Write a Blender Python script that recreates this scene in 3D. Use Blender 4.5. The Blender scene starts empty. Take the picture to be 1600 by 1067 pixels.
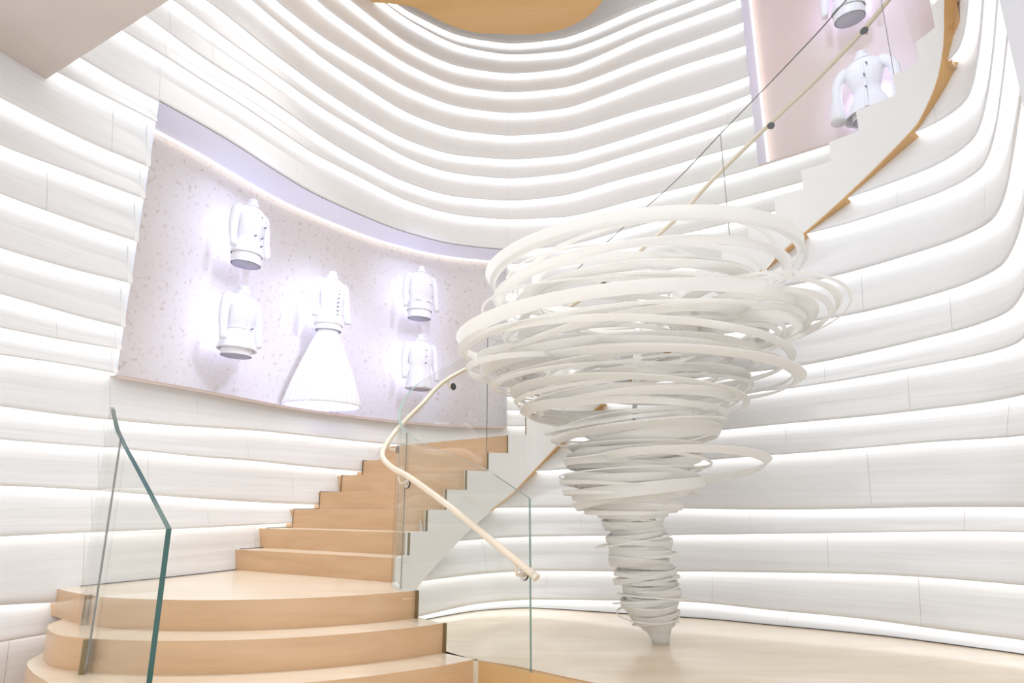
import bpy, bmesh, math, random
import numpy as np
from mathutils import Vector, Matrix

sc = bpy.context.scene
EYE = 1.63                      # eye height above the shop floor; heights below are measured from the eye

# ------------------------------------------------------------------ camera
cam_d = bpy.data.cameras.new('camera')
cam = bpy.data.objects.new('camera', cam_d)
sc.collection.objects.link(cam)
cam_d.sensor_width = 36.0
cam_d.lens = 36.0 * 1000.0 / 1600.0
cam_d.clip_start = 0.05
cam.location = (0, 0, EYE)
cam.rotation_euler = (math.radians(90) + math.atan(0.257), 0, 0)
sc.camera = cam

# ------------------------------------------------------------------ world, lamps, exposure
world = bpy.data.worlds.new('world')
sc.world = world
world.use_nodes = True
wb = world.node_tree.nodes['Background']
wb.inputs[0].default_value = (0.965, 0.98, 1.0, 1)
wb.inputs[1].default_value = 1.22
LED_POWER = 1.05
# unseen fill spots added under the wood ceiling to brighten sculpture and treads
for _x, _y in ((-1.7, 4.9), (-.5, 4.6), (.8, 4.7), (.5, 5.6)):
    _l = bpy.data.lights.new('added_fill_spot', 'SPOT'); _l.energy = 240; _l.color = (.96, .975, 1.0)
    _l.spot_size = math.radians(60); _l.spot_blend = .9; _l.shadow_soft_size = .12
    _o = bpy.data.objects.new('added_fill_spot', _l); sc.collection.objects.link(_o); _o.location = (_x, _y, 5.95 + EYE)
sc.view_settings.view_transform = 'Standard'
sc.view_settings.look = 'None'
sc.view_settings.gamma = 1
sc.view_settings.exposure = 0.13
sc.view_settings.use_curve_mapping = False

# ------------------------------------------------------------------ materials
def new_mat(name, col=(0.8, 0.8, 0.8), rough=0.5, metal=0.0, coat=0.0, spec=0.5):
    m = bpy.data.materials.new(name); m.use_nodes = True
    b = m.node_tree.nodes['Principled BSDF']
    b.inputs['Base Color'].default_value = (*col, 1)
    b.inputs['Roughness'].default_value = rough
    b.inputs['Metallic'].default_value = metal
    b.inputs['Coat Weight'].default_value = coat
    b.inputs['Coat Roughness'].default_value = 0.12
    b.inputs['Specular IOR Level'].default_value = spec
    return m

def nd(m, t): return m.node_tree.nodes.new(t)
def lk(m, a, b): m.node_tree.links.new(a, b)

def noise_mat(m, src, scale, nscale, detail, c0, c1, p0=0.35, p1=0.65, bump=0.0, dist=0.01, distort=0.0):
    """Stretched noise drives the colour and, if asked, a fine bump."""
    b = m.node_tree.nodes['Principled BSDF']
    tc = nd(m, 'ShaderNodeTexCoord'); mp = nd(m, 'ShaderNodeMapping'); mp.inputs['Scale'].default_value = scale
    n = nd(m, 'ShaderNodeTexNoise'); n.inputs['Scale'].default_value = nscale; n.inputs['Detail'].default_value = detail
    n.inputs['Distortion'].default_value = distort
    r = nd(m, 'ShaderNodeValToRGB')
    r.color_ramp.elements[0].position = p0; r.color_ramp.elements[0].color = (*c0, 1)
    r.color_ramp.elements[1].position = p1; r.color_ramp.elements[1].color = (*c1, 1)
    lk(m, tc.outputs[src], mp.inputs[0]); lk(m, mp.outputs[0], n.inputs['Vector'])
    lk(m, n.outputs['Fac'], r.inputs[0]); lk(m, r.outputs[0], b.inputs['Base Color'])
    if bump:
        bp = nd(m, 'ShaderNodeBump'); bp.inputs['Strength'].default_value = bump; bp.inputs['Distance'].default_value = dist
        lk(m, n.outputs['Fac'], bp.inputs['Height']); lk(m, bp.outputs[0], b.inputs['Normal'])
    return m

def emit_mat(name, col, power):
    m = bpy.data.materials.new(name); m.use_nodes = True
    b = m.node_tree.nodes['Principled BSDF']
    b.inputs['Base Color'].default_value = (1, 1, 1, 1)
    b.inputs['Emission Color'].default_value = (*col, 1)
    b.inputs['Emission Strength'].default_value = power
    return m

def glass_mat(name, tint, f=1.45):
    m = bpy.data.materials.new(name); m.use_nodes = True
    nt = m.node_tree; nt.nodes.clear()
    out = nd(m, 'ShaderNodeOutputMaterial'); mx = nd(m, 'ShaderNodeMixShader')
    tr = nd(m, 'ShaderNodeBsdfTransparent'); tr.inputs[0].default_value = (*tint, 1)
    gl = nd(m, 'ShaderNodeBsdfGlossy'); gl.inputs['Roughness'].default_value = 0.0
    lw = nd(m, 'ShaderNodeLayerWeight'); lw.inputs[0].default_value = 0.5
    pw = nd(m, 'ShaderNodeMath'); pw.operation = 'POWER'; pw.inputs[1].default_value = 5.0
    ma = nd(m, 'ShaderNodeMath'); ma.operation = 'MULTIPLY_ADD'; ma.inputs[1].default_value = 0.45; ma.inputs[2].default_value = 0.05
    lk(m, lw.outputs['Facing'], pw.inputs[0]); lk(m, pw.outputs[0], ma.inputs[0])
    lk(m, ma.outputs[0], mx.inputs[0]); lk(m, tr.outputs[0], mx.inputs[1]); lk(m, gl.outputs[0], mx.inputs[2])
    lk(m, mx.outputs[0], out.inputs[0])
    return m

M = {}
M['panel'] = noise_mat(new_mat('white_carved_panel', rough=0.42), 'UV', (0.35, 9.0, 1), 2.6, 5,
                       (0.80, 0.80, 0.81), (0.84, 0.84, 0.845), bump=0.20, dist=0.02, distort=0.35)
M['panel_smooth'] = noise_mat(new_mat('white_smooth_panel', rough=0.45), 'UV', (0.35, 9.0, 1), 2.6, 4,
                       (0.81, 0.81, 0.82), (0.835, 0.835, 0.84), bump=0.04, dist=0.02, distort=0.3)
M['smooth'] = noise_mat(new_mat('white_plaster', rough=0.5), 'Object', (1, 1, 1), 3.0, 2,
                        (0.82, 0.815, 0.80), (0.84, 0.835, 0.82))
M['soffit'] = noise_mat(new_mat('beige_soffit_paint', rough=0.6), 'Object', (1, 1, 1), 2.0, 2,
                        (0.60, 0.53, 0.49), (0.63, 0.56, 0.52))
M['pillar'] = noise_mat(new_mat('grey_pillar_paint', rough=0.6), 'Object', (1, 1, 1), 2.0, 2,
                        (0.60, 0.585, 0.60), (0.63, 0.61, 0.63))
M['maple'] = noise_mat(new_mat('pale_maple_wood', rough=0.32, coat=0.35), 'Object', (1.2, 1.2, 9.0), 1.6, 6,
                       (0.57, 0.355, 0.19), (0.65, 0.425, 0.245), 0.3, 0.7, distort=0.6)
M['floorwood'] = noise_mat(new_mat('whitened_maple_floor', rough=0.3, coat=0.4), 'Object', (1.0, 5.0, 1), 1.4, 6,
                       (0.72, 0.57, 0.40), (0.81, 0.69, 0.53), 0.3, 0.7, distort=0.8)
M['oak'] = noise_mat(new_mat('honey_wood_ceiling', rough=0.45), 'Object', (0.6, 3.0, 1), 1.5, 5,
                     (0.70, 0.42, 0.17), (0.77, 0.50, 0.23), 0.3, 0.7, distort=0.5)
M['trim'] = new_mat('honey_wood_trim', (0.66, 0.40, 0.17), 0.45)
M['cork'] = noise_mat(new_mat('speckled_beige_niche_lining', rough=0.7), 'Object', (1, 1, 1), 24.0, 3,
                      (0.64, 0.56, 0.50), (0.78, 0.735, 0.71), 0.28, 0.42)
M['pink'] = noise_mat(new_mat('pale_pink_niche_lining', rough=0.6), 'Object', (1, 1, 1), 3.0, 3,
                      (0.80, 0.66, 0.62), (0.82, 0.69, 0.65), 0.3, 0.7)
M['niche_soffit'] = new_mat('satin_grey_blue_niche_head', (0.84, 0.86, 0.97), 0.45)
M['gap'] = new_mat('dark_shadow_joint', (0.08, 0.07, 0.07), 0.6)
M['brass'] = new_mat('dull_brass', (0.20, 0.145, 0.06), 0.4, 0.2)
M['channel'] = new_mat('cream_metal_channel', (0.78, 0.72, 0.60), 0.4, 0.2)
M['rail'] = new_mat('cream_leather_handrail', (0.80, 0.69, 0.55), 0.38, coat=0.2)
M['chrome'] = new_mat('pale_nickel', (0.75, 0.70, 0.64), 0.2, 0.9)
M['rubber'] = new_mat('black_rubber_gasket', (0.02, 0.02, 0.02), 0.5)
M['glass'] = glass_mat('clear_low_iron_glass', (0.975, 0.985, 0.975))
M['edge'] = new_mat('green_glass_edge', (0.006, 0.085, 0.07), 0.08, coat=0.6)
M['edge_pale'] = new_mat('grey_green_glass_edge', (0.22, 0.33, 0.28), 0.08, coat=0.6)
M['seam'] = new_mat('grey_glass_joint', (0.20, 0.20, 0.20), 0.3)
M['fabric'] = noise_mat(new_mat('white_toile_fabric', rough=0.75), 'Object', (1, 1, 1), 60.0, 2,
                        (0.86, 0.86, 0.87), (0.90, 0.90, 0.91), bump=0.15, dist=0.003)
M['bust'] = new_mat('white_lacquered_bust', (0.88, 0.88, 0.90), 0.35)
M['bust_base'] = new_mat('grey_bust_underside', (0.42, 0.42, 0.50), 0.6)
M['button'] = new_mat('grey_button', (0.22, 0.24, 0.30), 0.4)
M['paper'] = new_mat('white_ribbon_acrylic', (0.94, 0.925, 0.90), 0.28, coat=0.3)
_b = M['paper'].node_tree.nodes['Principled BSDF']; _tl = nd(M['paper'], 'ShaderNodeBsdfTranslucent'); _mx = nd(M['paper'], 'ShaderNodeMixShader')
_tl.inputs[0].default_value = (0.97, 0.965, 0.95, 1); _mx.inputs[0].default_value = 0.55
lk(M['paper'], _b.outputs[0], _mx.inputs[1]); lk(M['paper'], _tl.outputs[0], _mx.inputs[2])
lk(M['paper'], _mx.outputs[0], M['paper'].node_tree.nodes['Material Output'].inputs[0])
M['led'] = emit_mat('cool_white_led', (0.97, 0.985, 1.0), LED_POWER)
M['led_warm'] = emit_mat('warm_white_led', (1.0, 0.90, 0.76), 1.8)

# ------------------------------------------------------------------ helpers
def link(name, me, mat, parent=None, smooth=False):
    if isinstance(mat, (list, tuple)):
        for x in mat: me.materials.append(x)
    elif mat is not None and not me.materials: me.materials.append(mat)
    if smooth: me.polygons.foreach_set('use_smooth', [True] * len(me.polygons))
    o = bpy.data.objects.new(name, me); sc.collection.objects.link(o)
    if parent is not None: o.parent = parent
    return o

def mesh(name, v, f, mat_idx=None):
    me = bpy.data.meshes.new(name); me.from_pydata([tuple(p) for p in v], [], f); me.update()
    if mat_idx is not None: me.polygons.foreach_set('material_index', mat_idx)
    return me

def up(v): return [(x, y, z + EYE) for x, y, z in v]

def part(name, v, f, mat, parent, smooth=False, mi=None):
    """A part given in eye-relative world coordinates."""
    o = link(name, mesh(name, up(v), f, mi), mat, None, smooth=smooth)
    if parent is not None:
        o.parent = parent
        o.matrix_parent_inverse = Matrix.Translation(-parent.location if parent.parent is None else Vector((0, 0, 0)))
    return o

def empty(name, loc, label=None, cat=None, group=None, kind=None, rz=0.0):
    o = bpy.data.objects.new(name, None); sc.collection.objects.link(o)
    o.location = (loc[0], loc[1], loc[2] + EYE); o.rotation_euler = (0, 0, rz)
    o.empty_display_size = 0.1
    if label: o['label'] = label
    if cat: o['category'] = cat
    if group: o['group'] = group
    if kind: o['kind'] = kind
    return o

def prism(poly, z0, z1):
    n = len(poly)
    v = [(x, y, z0) for x, y in poly] + [(x, y, z1) for x, y in poly]
    f = [tuple(range(n))[::-1], tuple(range(n, 2 * n))]
    a = sum(poly[i][0] * poly[(i + 1) % n][1] - poly[(i + 1) % n][0] * poly[i][1] for i in range(n))
    for i in range(n):
        j = (i + 1) % n; f.append((i, j, n + j, n + i))
    if a < 0: f = [q[::-1] for q in f]
    return v, f

def smooth_path(P, k=10):
    P = [np.array(p, float) for p in P]; Q = [2 * P[0] - P[1]] + P + [2 * P[-1] - P[-2]]; out = []
    for i in range(1, len(Q) - 2):
        a, b, c, d = Q[i - 1:i + 3]
        for j in range(k):
            t = j / k
            out.append(.5 * ((2 * b) + (-a + c) * t + (2 * a - 5 * b + 4 * c - d) * t * t + (-a + 3 * b - 3 * c + d) * t ** 3))
    out.append(P[-1]); return np.array(out)

class Curve:
    def __init__(s, pts, k=12):
        s.p = smooth_path(pts, k)
        s.s = np.r_[0, np.cumsum(np.hypot(*np.diff(s.p, axis=0).T))]
        t = np.gradient(s.p, axis=0); t /= np.linalg.norm(t, axis=1)[:, None]; s.t = t
        s.L = s.s[-1]
    def at(s, a, off=0.0):
        x = np.interp(a, s.s, s.p[:, 0]); y = np.interp(a, s.s, s.p[:, 1])
        tx = np.interp(a, s.s, s.t[:, 0]); ty = np.interp(a, s.s, s.t[:, 1]); n = math.hypot(tx, ty)
        e = max(0, a - s.L) if a > s.L else min(0, a)
        return (x - ty / n * off + tx / n * e, y + tx / n * off + ty / n * e)

def tube_mesh(name, pts, r, n=10):
    pts = [Vector(p) for p in pts]; v = []; f = []
    for i, p in enumerate(pts):
        t = (pts[min(i + 1, len(pts) - 1)] - pts[max(i - 1, 0)]).normalized()
        a = t.cross(Vector((0, 0, 1)))
        if a.length < 0.05: a = t.cross(Vector((1, 0, 0)))
        a.normalize(); b = t.cross(a); rr = r[i] if isinstance(r, (list, tuple)) else r
        for k in range(n):
            q = 2 * math.pi * k / n
            v.append(p + (a * math.cos(q) + b * math.sin(q)) * rr)
    for i in range(len(pts) - 1):
        for k in range(n):
            f.append((i * n + k, i * n + (k + 1) % n, (i + 1) * n + (k + 1) % n, (i + 1) * n + k))
    f.append(tuple(range(n))[::-1]); f.append(tuple((len(pts) - 1) * n + k for k in range(n)))
    return v, f
OUT_LINES = [  # lip heights of the outer wall bands: (arc length, height above the eye)
    [(1.56, -0.78), (1.82, -0.77)],
    [(1.52, -0.56), (1.83, -0.60)],
    [(1.45, -0.18), (1.91, -0.17), (2.46, -0.17), (3.38, -0.16), (3.75, -0.15)],
    [(1.40, 0.12), (1.77, 0.11), (2.01, 0.10), (2.42, 0.07), (3.35, 0.03), (4.02, 0.01)],
    [(1.35, 0.39), (1.72, 0.39), (2.03, 0.39), (2.26, 0.39), (2.65, 0.37), (3.31, 0.38), (4.51, 0.34)],
    [(1.32, 0.59), (1.59, 0.58), (2.00, 0.58), (2.48, 0.59), (3.28, 0.64), (3.65, 0.65), (4.77, 0.64)],
    [(1.26, 0.89), (1.44, 0.91), (1.64, 0.92), (1.84, 0.92), (1.98, 0.93), (2.18, 0.92), (2.57, 0.90), (3.24, 0.91), (4.00, 0.89), (4.80, 0.90), (6.27, 0.87)],
    [(1.23, 1.06), (1.42, 1.07), (1.66, 1.07), (1.97, 1.09)],
    [(1.19, 1.27), (1.38, 1.27), (1.58, 1.26), (1.79, 1.25), (1.97, 1.25)],
    [(1.14, 1.55), (1.33, 1.56), (1.53, 1.56), (1.74, 1.58), (1.96, 1.59)],
    [(1.08, 1.89), (1.27, 1.90), (1.47, 1.91), (1.69, 1.91), (1.96, 1.92)],
    [(1.02, 2.19), (1.21, 2.22), (1.46, 2.25), (1.63, 2.26), (1.95, 2.27)],
    [(0.96, 2.50), (1.16, 2.52), (1.37, 2.51), (1.59, 2.52), (1.94, 2.54)],
    [(1.26, 2.89), (1.53, 2.93), (1.76, 2.94), (1.94, 2.93)],
    [(1.38, 3.10), (1.62, 3.11), (1.96, 3.13), (2.58, 3.10), (3.26, 3.10), (3.80, 3.13), (4.22, 3.12), (4.67, 3.11), (5.10, 3.10), (5.53, 3.10), (5.94, 3.11), (6.15, 3.09), (8.99, 3.18), (9.43, 3.18), (9.70, 3.16)],
    [(1.64, 3.53), (1.93, 3.53), (2.21, 3.52), (2.52, 3.52), (2.89, 3.54), (3.31, 3.56), (3.64, 3.56), (4.07, 3.57), (4.52, 3.56), (4.97, 3.52), (5.41, 3.52), (5.83, 3.52), (6.35, 3.54), (6.96, 3.51), (8.12, 3.49), (8.68, 3.49), (9.34, 3.47)],
    [(1.79, 3.79), (1.96, 3.75), (2.18, 3.73), (2.50, 3.73), (2.86, 3.78), (3.28, 3.81), (3.73, 3.81), (4.05, 3.78), (4.39, 3.78), (4.86, 3.76), (5.30, 3.75), (5.73, 3.77), (6.35, 3.80), (6.76, 3.79), (7.18, 3.82), (7.62, 3.82), (8.04, 3.80), (8.42, 3.79), (8.80, 3.81), (9.32, 3.77)],
    [(1.97, 4.08), (2.13, 4.07), (2.45, 4.05), (2.82, 4.08), (3.24, 4.12), (3.70, 4.14), (4.14, 4.13), (4.60, 4.12), (5.06, 4.07), (5.51, 4.08), (5.93, 4.10), (6.35, 4.11), (6.77, 4.11), (7.19, 4.12), (7.63, 4.11), (8.05, 4.09), (8.44, 4.10), (8.90, 4.10), (9.31, 4.08)],
    [(2.24, 4.29), (2.42, 4.30), (2.79, 4.28), (3.22, 4.33), (3.68, 4.36), (4.13, 4.34), (4.59, 4.33), (4.94, 4.32), (5.39, 4.33), (5.93, 4.37), (6.35, 4.39), (6.77, 4.37), (7.19, 4.37), (7.64, 4.34), (8.06, 4.32), (8.46, 4.34), (8.84, 4.34), (9.32, 4.36)],
    [(2.74, 4.65), (3.17, 4.70), (3.64, 4.73), (4.10, 4.73), (4.57, 4.71), (5.04, 4.69), (5.49, 4.70), (5.92, 4.72), (6.35, 4.74), (6.77, 4.72), (7.20, 4.71), (7.65, 4.68), (8.08, 4.65), (8.48, 4.63), (8.85, 4.60), (9.32, 4.58)],
    [(2.97, 4.89), (3.38, 4.95), (3.73, 4.99), (4.07, 5.02), (4.55, 5.05), (5.02, 5.04), (5.48, 5.05), (5.92, 5.06), (6.35, 5.08), (6.78, 5.05), (7.21, 5.06), (7.67, 5.04), (8.10, 5.04), (8.51, 5.06), (8.89, 5.04), (9.32, 4.97)],
    [(3.55, 5.36), (3.92, 5.38), (4.28, 5.38), (4.64, 5.38), (5.01, 5.37), (5.47, 5.36), (5.91, 5.37), (6.35, 5.40), (6.78, 5.37), (7.22, 5.37), (7.68, 5.34), (8.12, 5.34), (8.52, 5.34), (8.91, 5.32), (9.32, 5.28)],
    [(4.08, 5.72), (4.38, 5.70), (4.75, 5.69), (5.11, 5.66), (5.47, 5.66), (5.91, 5.67), (6.35, 5.69), (6.79, 5.66), (7.23, 5.66), (7.69, 5.65), (8.14, 5.67), (8.54, 5.67), (8.93, 5.65), (9.32, 5.60)],
    [(4.55, 6.04), (4.85, 6.03), (5.22, 6.01), (5.57, 5.99), (5.91, 5.98), (6.35, 5.99), (6.79, 5.95), (7.11, 5.94), (7.47, 5.90), (7.93, 5.88), (8.36, 5.90), (8.85, 5.86)],
    [(4.73, 6.15), (4.97, 6.15), (5.21, 6.16), (5.56, 6.14), (5.90, 6.15), (6.35, 6.17), (6.68, 6.14), (7.01, 6.14), (7.35, 6.13), (7.71, 6.10), (8.05, 6.11), (8.37, 6.09)],
]
IN_LINES = [
    [(1.04, -0.80), (1.40, -0.78), (1.76, -0.77), (1.92, -0.77), (2.87, -0.73), (3.37, -0.71), (3.96, -0.73), (4.47, -0.73), (4.94, -0.75), (5.43, -0.75)],
    [(0.98, -0.55), (1.39, -0.55), (1.92, -0.54), (3.26, -0.50), (3.98, -0.47), (4.51, -0.45), (4.98, -0.44), (5.48, -0.45)],
    [(1.39, -0.28), (1.92, -0.26), (3.46, -0.22), (4.01, -0.20), (4.83, -0.17), (5.24, -0.15), (5.53, -0.15)],
    [(1.72, -0.02), (1.92, -0.01), (3.48, -0.02), (4.02, -0.03), (4.46, -0.02), (4.95, -0.01), (5.22, 0.00), (5.56, -0.01)],
    [(2.01, 0.29), (2.21, 0.30), (4.05, 0.37), (4.61, 0.39), (5.10, 0.41), (5.65, 0.40)],
    [(3.84, 0.58), (4.08, 0.60), (4.63, 0.61), (5.13, 0.62), (5.49, 0.63), (5.71, 0.64)],
    [(4.28, 0.86), (4.67, 0.89), (5.08, 0.91), (5.45, 0.93), (5.88, 0.95)],
    [(4.34, 1.02), (4.58, 1.05), (5.00, 1.08), (5.30, 1.11), (5.48, 1.12), (5.69, 1.15), (5.91, 1.17)],
    [(4.72, 1.36), (5.04, 1.37), (5.24, 1.38), (5.48, 1.41), (5.65, 1.44), (6.01, 1.45), (6.64, 1.44)],
    [(4.48, 1.67), (4.76, 1.69), (5.09, 1.70), (5.39, 1.72), (5.66, 1.75), (5.93, 1.74), (6.24, 1.75), (6.90, 1.75)],
    [(4.58, 2.07), (4.92, 2.07), (5.19, 2.08), (5.44, 2.09), (5.68, 2.11), (5.94, 2.11), (6.25, 2.10), (6.91, 2.07)],
    [(4.88, 2.27), (5.06, 2.28), (5.27, 2.28), (5.48, 2.29), (5.66, 2.33), (5.78, 2.36), (6.23, 2.34), (6.49, 2.33), (6.67, 2.30)],
    [(5.40, 2.60), (5.53, 2.60), (5.67, 2.60), (5.79, 2.62), (5.94, 2.65), (6.28, 2.62), (6.73, 2.59)],
    [(5.71, 2.99), (5.98, 2.98), (6.23, 2.99)],
]
# ------------------------------------------------------------------ plan of the stairwell
C_IN = Curve([(-.6,4.24),(-.72,4.38),(-.775,4.52),(-.80,4.68),(-.785,4.87),(-.72,5.07),(-.56,5.3),(-.29,5.59),(.01,5.73),
              (.29,5.71),(1.01,5.4),(1.46,5.22),(1.85,4.96),(2.19,4.74),(2.5,4.5),(2.8,4.18),(2.96,3.98),(3.02,3.78),
              (2.97,3.6),(2.8,3.3),(2.55,2.92),(2.3,2.55),(2.235,2.45)])
C_OUT = Curve([(-3.45,2.6),(-3.36,3.1),(-3.22,3.6),(-3.0,4.12),(-2.78,4.5),(-2.5,5.02),(-2.25,5.6),(-2.0,6.08),(-1.48,6.75),
               (-1.14,7.06),(-.78,7.3),(-.4,7.43),(0,7.5),(.5,7.42),(.85,7.3),(1.5,6.85),(2.2,6.4),(2.85,5.9),(3.45,5.4),
               (4.0,4.85),(4.4,4.2),(4.5,3.5),(4.3,2.7)])

def line_fn(tab):
    s = np.array([a for a, b in tab]); z = np.array([b for a, b in tab])
    g = np.arange(-1, 15, .04); zz = np.interp(g, s, z)
    k = np.hanning(27); k /= k.sum()
    zp = np.convolve(np.r_[[zz[0]] * 13, zz, [zz[-1]] * 13], k, 'valid')
    return lambda a: float(np.interp(a, g, zp))

RECESS = 0.085
def backing(curve, spans, root, step=.09, off=.125):
    for a, bb, zb, zt in spans:
        V = []; F = []; n = max(2, int((bb - a) / step))
        for k, q in enumerate(np.linspace(a, bb, n + 1)):
            x, y = curve.at(q, off); V += [(x, y, zb(q)), (x, y, zt(q))]
            if k: F.append((2 * k - 2, 2 * k, 2 * k + 1, 2 * k - 1))
        part('wall_core', V, F, M['smooth'], root, smooth=True)
def band_wall(curve, lines, s0, s1, zbot, ztop, cuts, clamp, root, plen, step, smooth_from=9):
    """Shingled horizontal bands: each panel leans back as it rises and tucks behind the lip of the band above;
    an LED strip sits under each lip."""
    fns = [(lambda a: zbot)] + [line_fn(t) for t in lines] + [(lambda a: ztop)]
    rows = [0, .1, .25, .42, .6, .78, .92, 1.0, 1.06]
    for i in range(len(fns) - 1):
        lo, hi = fns[i], fns[i + 1]
        off0 = (i * .618 % 1) * plen
        marks = sorted(set([s0, s1] + [c for c in cuts if s0 < c < s1] +
                           [m for m in np.arange(s0 + off0, s1, plen) if all(abs(m - c) > .25 for c in cuts)]))
        for a, b in zip(marks[:-1], marks[1:]):
            if b - a < .02: continue
            a2, b2 = a + .0007, b - .0007
            n = max(2, int((b2 - a2) / step)); V = []; UV = []; ok = []
            mid = (a + b) / 2
            for q in np.linspace(a2, b2, n + 1):
                zl, zu = lo(q), hi(q); r = clamp(q, zl, zu, mid)
                if r is None: ok.append(False); ca, cb = zl, zl
                else: ca, cb = r; ok.append(cb - ca > .012)
                h = max(zu - zl, .02)
                x, y = curve.at(q, RECESS * .8); V.append((x, y, ca)); UV.append((q, ca - .02))
                for rr in rows:
                    z = ca + (cb - ca) * rr
                    t = min(max((z - zl) / h, 0), 1.1)
                    x, y = curve.at(q, RECESS * t ** 1.25); V.append((x, y, z)); UV.append((q, z))
            m = len(rows) + 1; F = []
            for k in range(n):
                if ok[k] and ok[k + 1]:
                    for j in range(m - 1):
                        F.append((k * m + j, (k + 1) * m + j, (k + 1) * m + j + 1, k * m + j + 1))
            if not F: continue
            o = part('wall_panel', V, F, M['panel_smooth'] if lo(mid) > smooth_from else M['panel'], root, smooth=True)
            me = o.data; uv = me.uv_layers.new(name='UVMap')
            idx = np.zeros(len(me.loops), int); me.loops.foreach_get('vertex_index', idx)
            uv.data.foreach_set('uv', np.array(UV)[idx].ravel())
            # crisp lip: the return under the panel is flat shaded
            for p in me.polygons:
                if min(p.vertices) % m == 0: p.use_smooth = False
            if i > 0:
                # the LED strip under this panel's lip
                V = []; F = []; n2 = n
                for q in np.linspace(a2, b2, n2 + 1):
                    zl, zu = lo(q), hi(q); r = clamp(q, zl, zu, mid)
                    good = r is not None and abs(r[0] - zl) < 1e-4 and r[1] - r[0] > .012
                    for d in (.010, .086):
                        x, y = curve.at(q, d); V.append((x, y, zl - .0015))
                    V.append(good)
                vv = []; g = []
                for k in range(n2 + 1): vv += V[3 * k:3 * k + 2]; g.append(V[3 * k + 2])
                for k in range(n2):
                    if g[k] and g[k + 1]: F.append((2 * k, 2 * k + 1, 2 * k + 3, 2 * k + 2))
                if F: part('light_strip', vv, F, M['led'], o)

# niches
N1 = (1.98, 6.29, .900, 3.118)
OUT_LINES[6] = [(s, z) for s, z in OUT_LINES[6] if s < 1.9] + [(1.98, .905), (9, .90)]
OUT_LINES[14] = [(0, 3.10), (1.98, 3.112), (6.5, 3.112), (8.99, 3.18), (9.7, 3.16)]
N2 = (9.36, 11.06, 3.49, 6.02)
def clamp_out(q, zl, zu, mid):
    for a, b, z0, z1 in (N1, N2):
        if a - 1e-3 <= mid <= b + 1e-3 and a < mid < b:
            # part of the band below or above the niche
            lo_part = (zl, min(zu, z0)); hi_part = (max(zl, z1), zu)
            if lo_part[1] - lo_part[0] >= hi_part[1] - hi_part[0]:
                return lo_part if lo_part[1] > lo_part[0] else None
            return hi_part if hi_part[1] > hi_part[0] else None
    return (zl, zu)

wall_back = empty('wall_back', (0, 7.5, -EYE), kind='structure')
wall_back['label'] = 'tall curving outer stairwell wall of white backlit horizontal bands'
band_wall(C_OUT, OUT_LINES, 0.2, 13.4, -1.63, 6.75, [N1[0], N1[1], N2[0], N2[1]], clamp_out, wall_back, 1.45, .085, 2.95)
k_ = lambda z: (lambda q: z)
backing(C_OUT, [(.2, 1.975, k_(-1.63), k_(6.75)), (1.975, 6.295, k_(-1.63), k_(.89)), (1.975, 6.295, k_(3.13), k_(6.75)), (6.295, 9.355, k_(-1.63), k_(6.75)),
                (9.355, 11.065, k_(-1.63), k_(3.48)), (9.355, 11.065, k_(6.03), k_(6.75)), (11.065, 13.4, k_(-1.63), k_(6.75))], wall_back)

# under-stair wall
BROWN = [(0,-1.3),(.3,-1.0),(1.89,.083),(2.27,.455),(2.54,.706),(3.71,1.55),(4.04,1.764),(4.41,2.02),(4.81,2.274),(5.03,2.412),(5.34,2.62),
         (5.53,2.85),(5.64,3.05),(5.74,3.25),(6.3,3.75),(7.2,4.6)]
bx = np.array([a for a, b in BROWN]); bz = np.array([b for a, b in BROWN])
def brown(s): return float(np.interp(s, bx, bz))
def clamp_in(q, zl, zu, mid):
    t = max(brown(q) + .10, -.5 + .0 * q) if q < 1.9 else brown(q) + .10
    if q < 1.9: t = max(t, IN_TOP(q))
    b = min(zu, t)
    return (zl, b) if b > zl else None

# stair levels: inner arc length, outer arc length, level at the foot of the riser
S_IN = [.50, .76, 1.0, 1.21, 1.44, 1.67, 1.86, 2.03]
S_OUT = [3.23, 3.50, 3.79, 4.07, 4.31, 4.56, 4.82, 6.75]
LEV = [-.51 + .16 * i for i in range(8)]
n_mid = 13
for i in range(1, n_mid + 1): S_IN.append(2.03 + (4.96 - 2.03) * i / n_mid)
S_IN += [5.24, 5.43, 5.60, 5.80, 6.0, 6.2, 6.4, 6.6, 6.8, 7.0]
def outer_of(s):
    x, y = C_IN.at(s); dx, dy = C_IN.at(s, 1.0); dx -= x; dy -= y
    best = None
    for k in range(0, len(C_OUT.p), 2):
        vx, vy = C_OUT.p[k][0] - x, C_OUT.p[k][1] - y
        if vx * dx + vy * dy > 0:
            c = abs(vx * dy - vy * dx)
            if best is None or c < best[0]: best = (c, C_OUT.s[k])
    return best[1]
so21 = outer_of(4.96); so_end = outer_of(6.6)
for i in range(1, n_mid + 1): S_OUT.append(6.75 + (so21 - 6.75) * i / n_mid)
rest = len(S_IN) - len(S_OUT)
for i in range(1, rest + 1): S_OUT.append(so21 + (13.2 - so21) * i / rest)
while len(LEV) < len(S_IN): LEV.append(.62 + .1654 * (len(LEV) - 7))
def level(s):                      # height of the tread surface at an inner arc length
    z = -.51
    for a, l in zip(S_IN, LEV):
        if s >= a: z = l + (.16 if l < .6 else .1654)
    return z
def IN_TOP(q): return level(q) - .04
wall_right = empty('wall_right', (1.5, 5.3, -.83), kind='structure')
wall_right['label'] = 'curving white banded wall under the stair, behind the swirling sculpture'
band_wall(C_IN, IN_LINES, 0.0, C_IN.L, -.83, 3.6, [], clamp_in, wall_right, 1.35, .05, 1.2)
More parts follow.
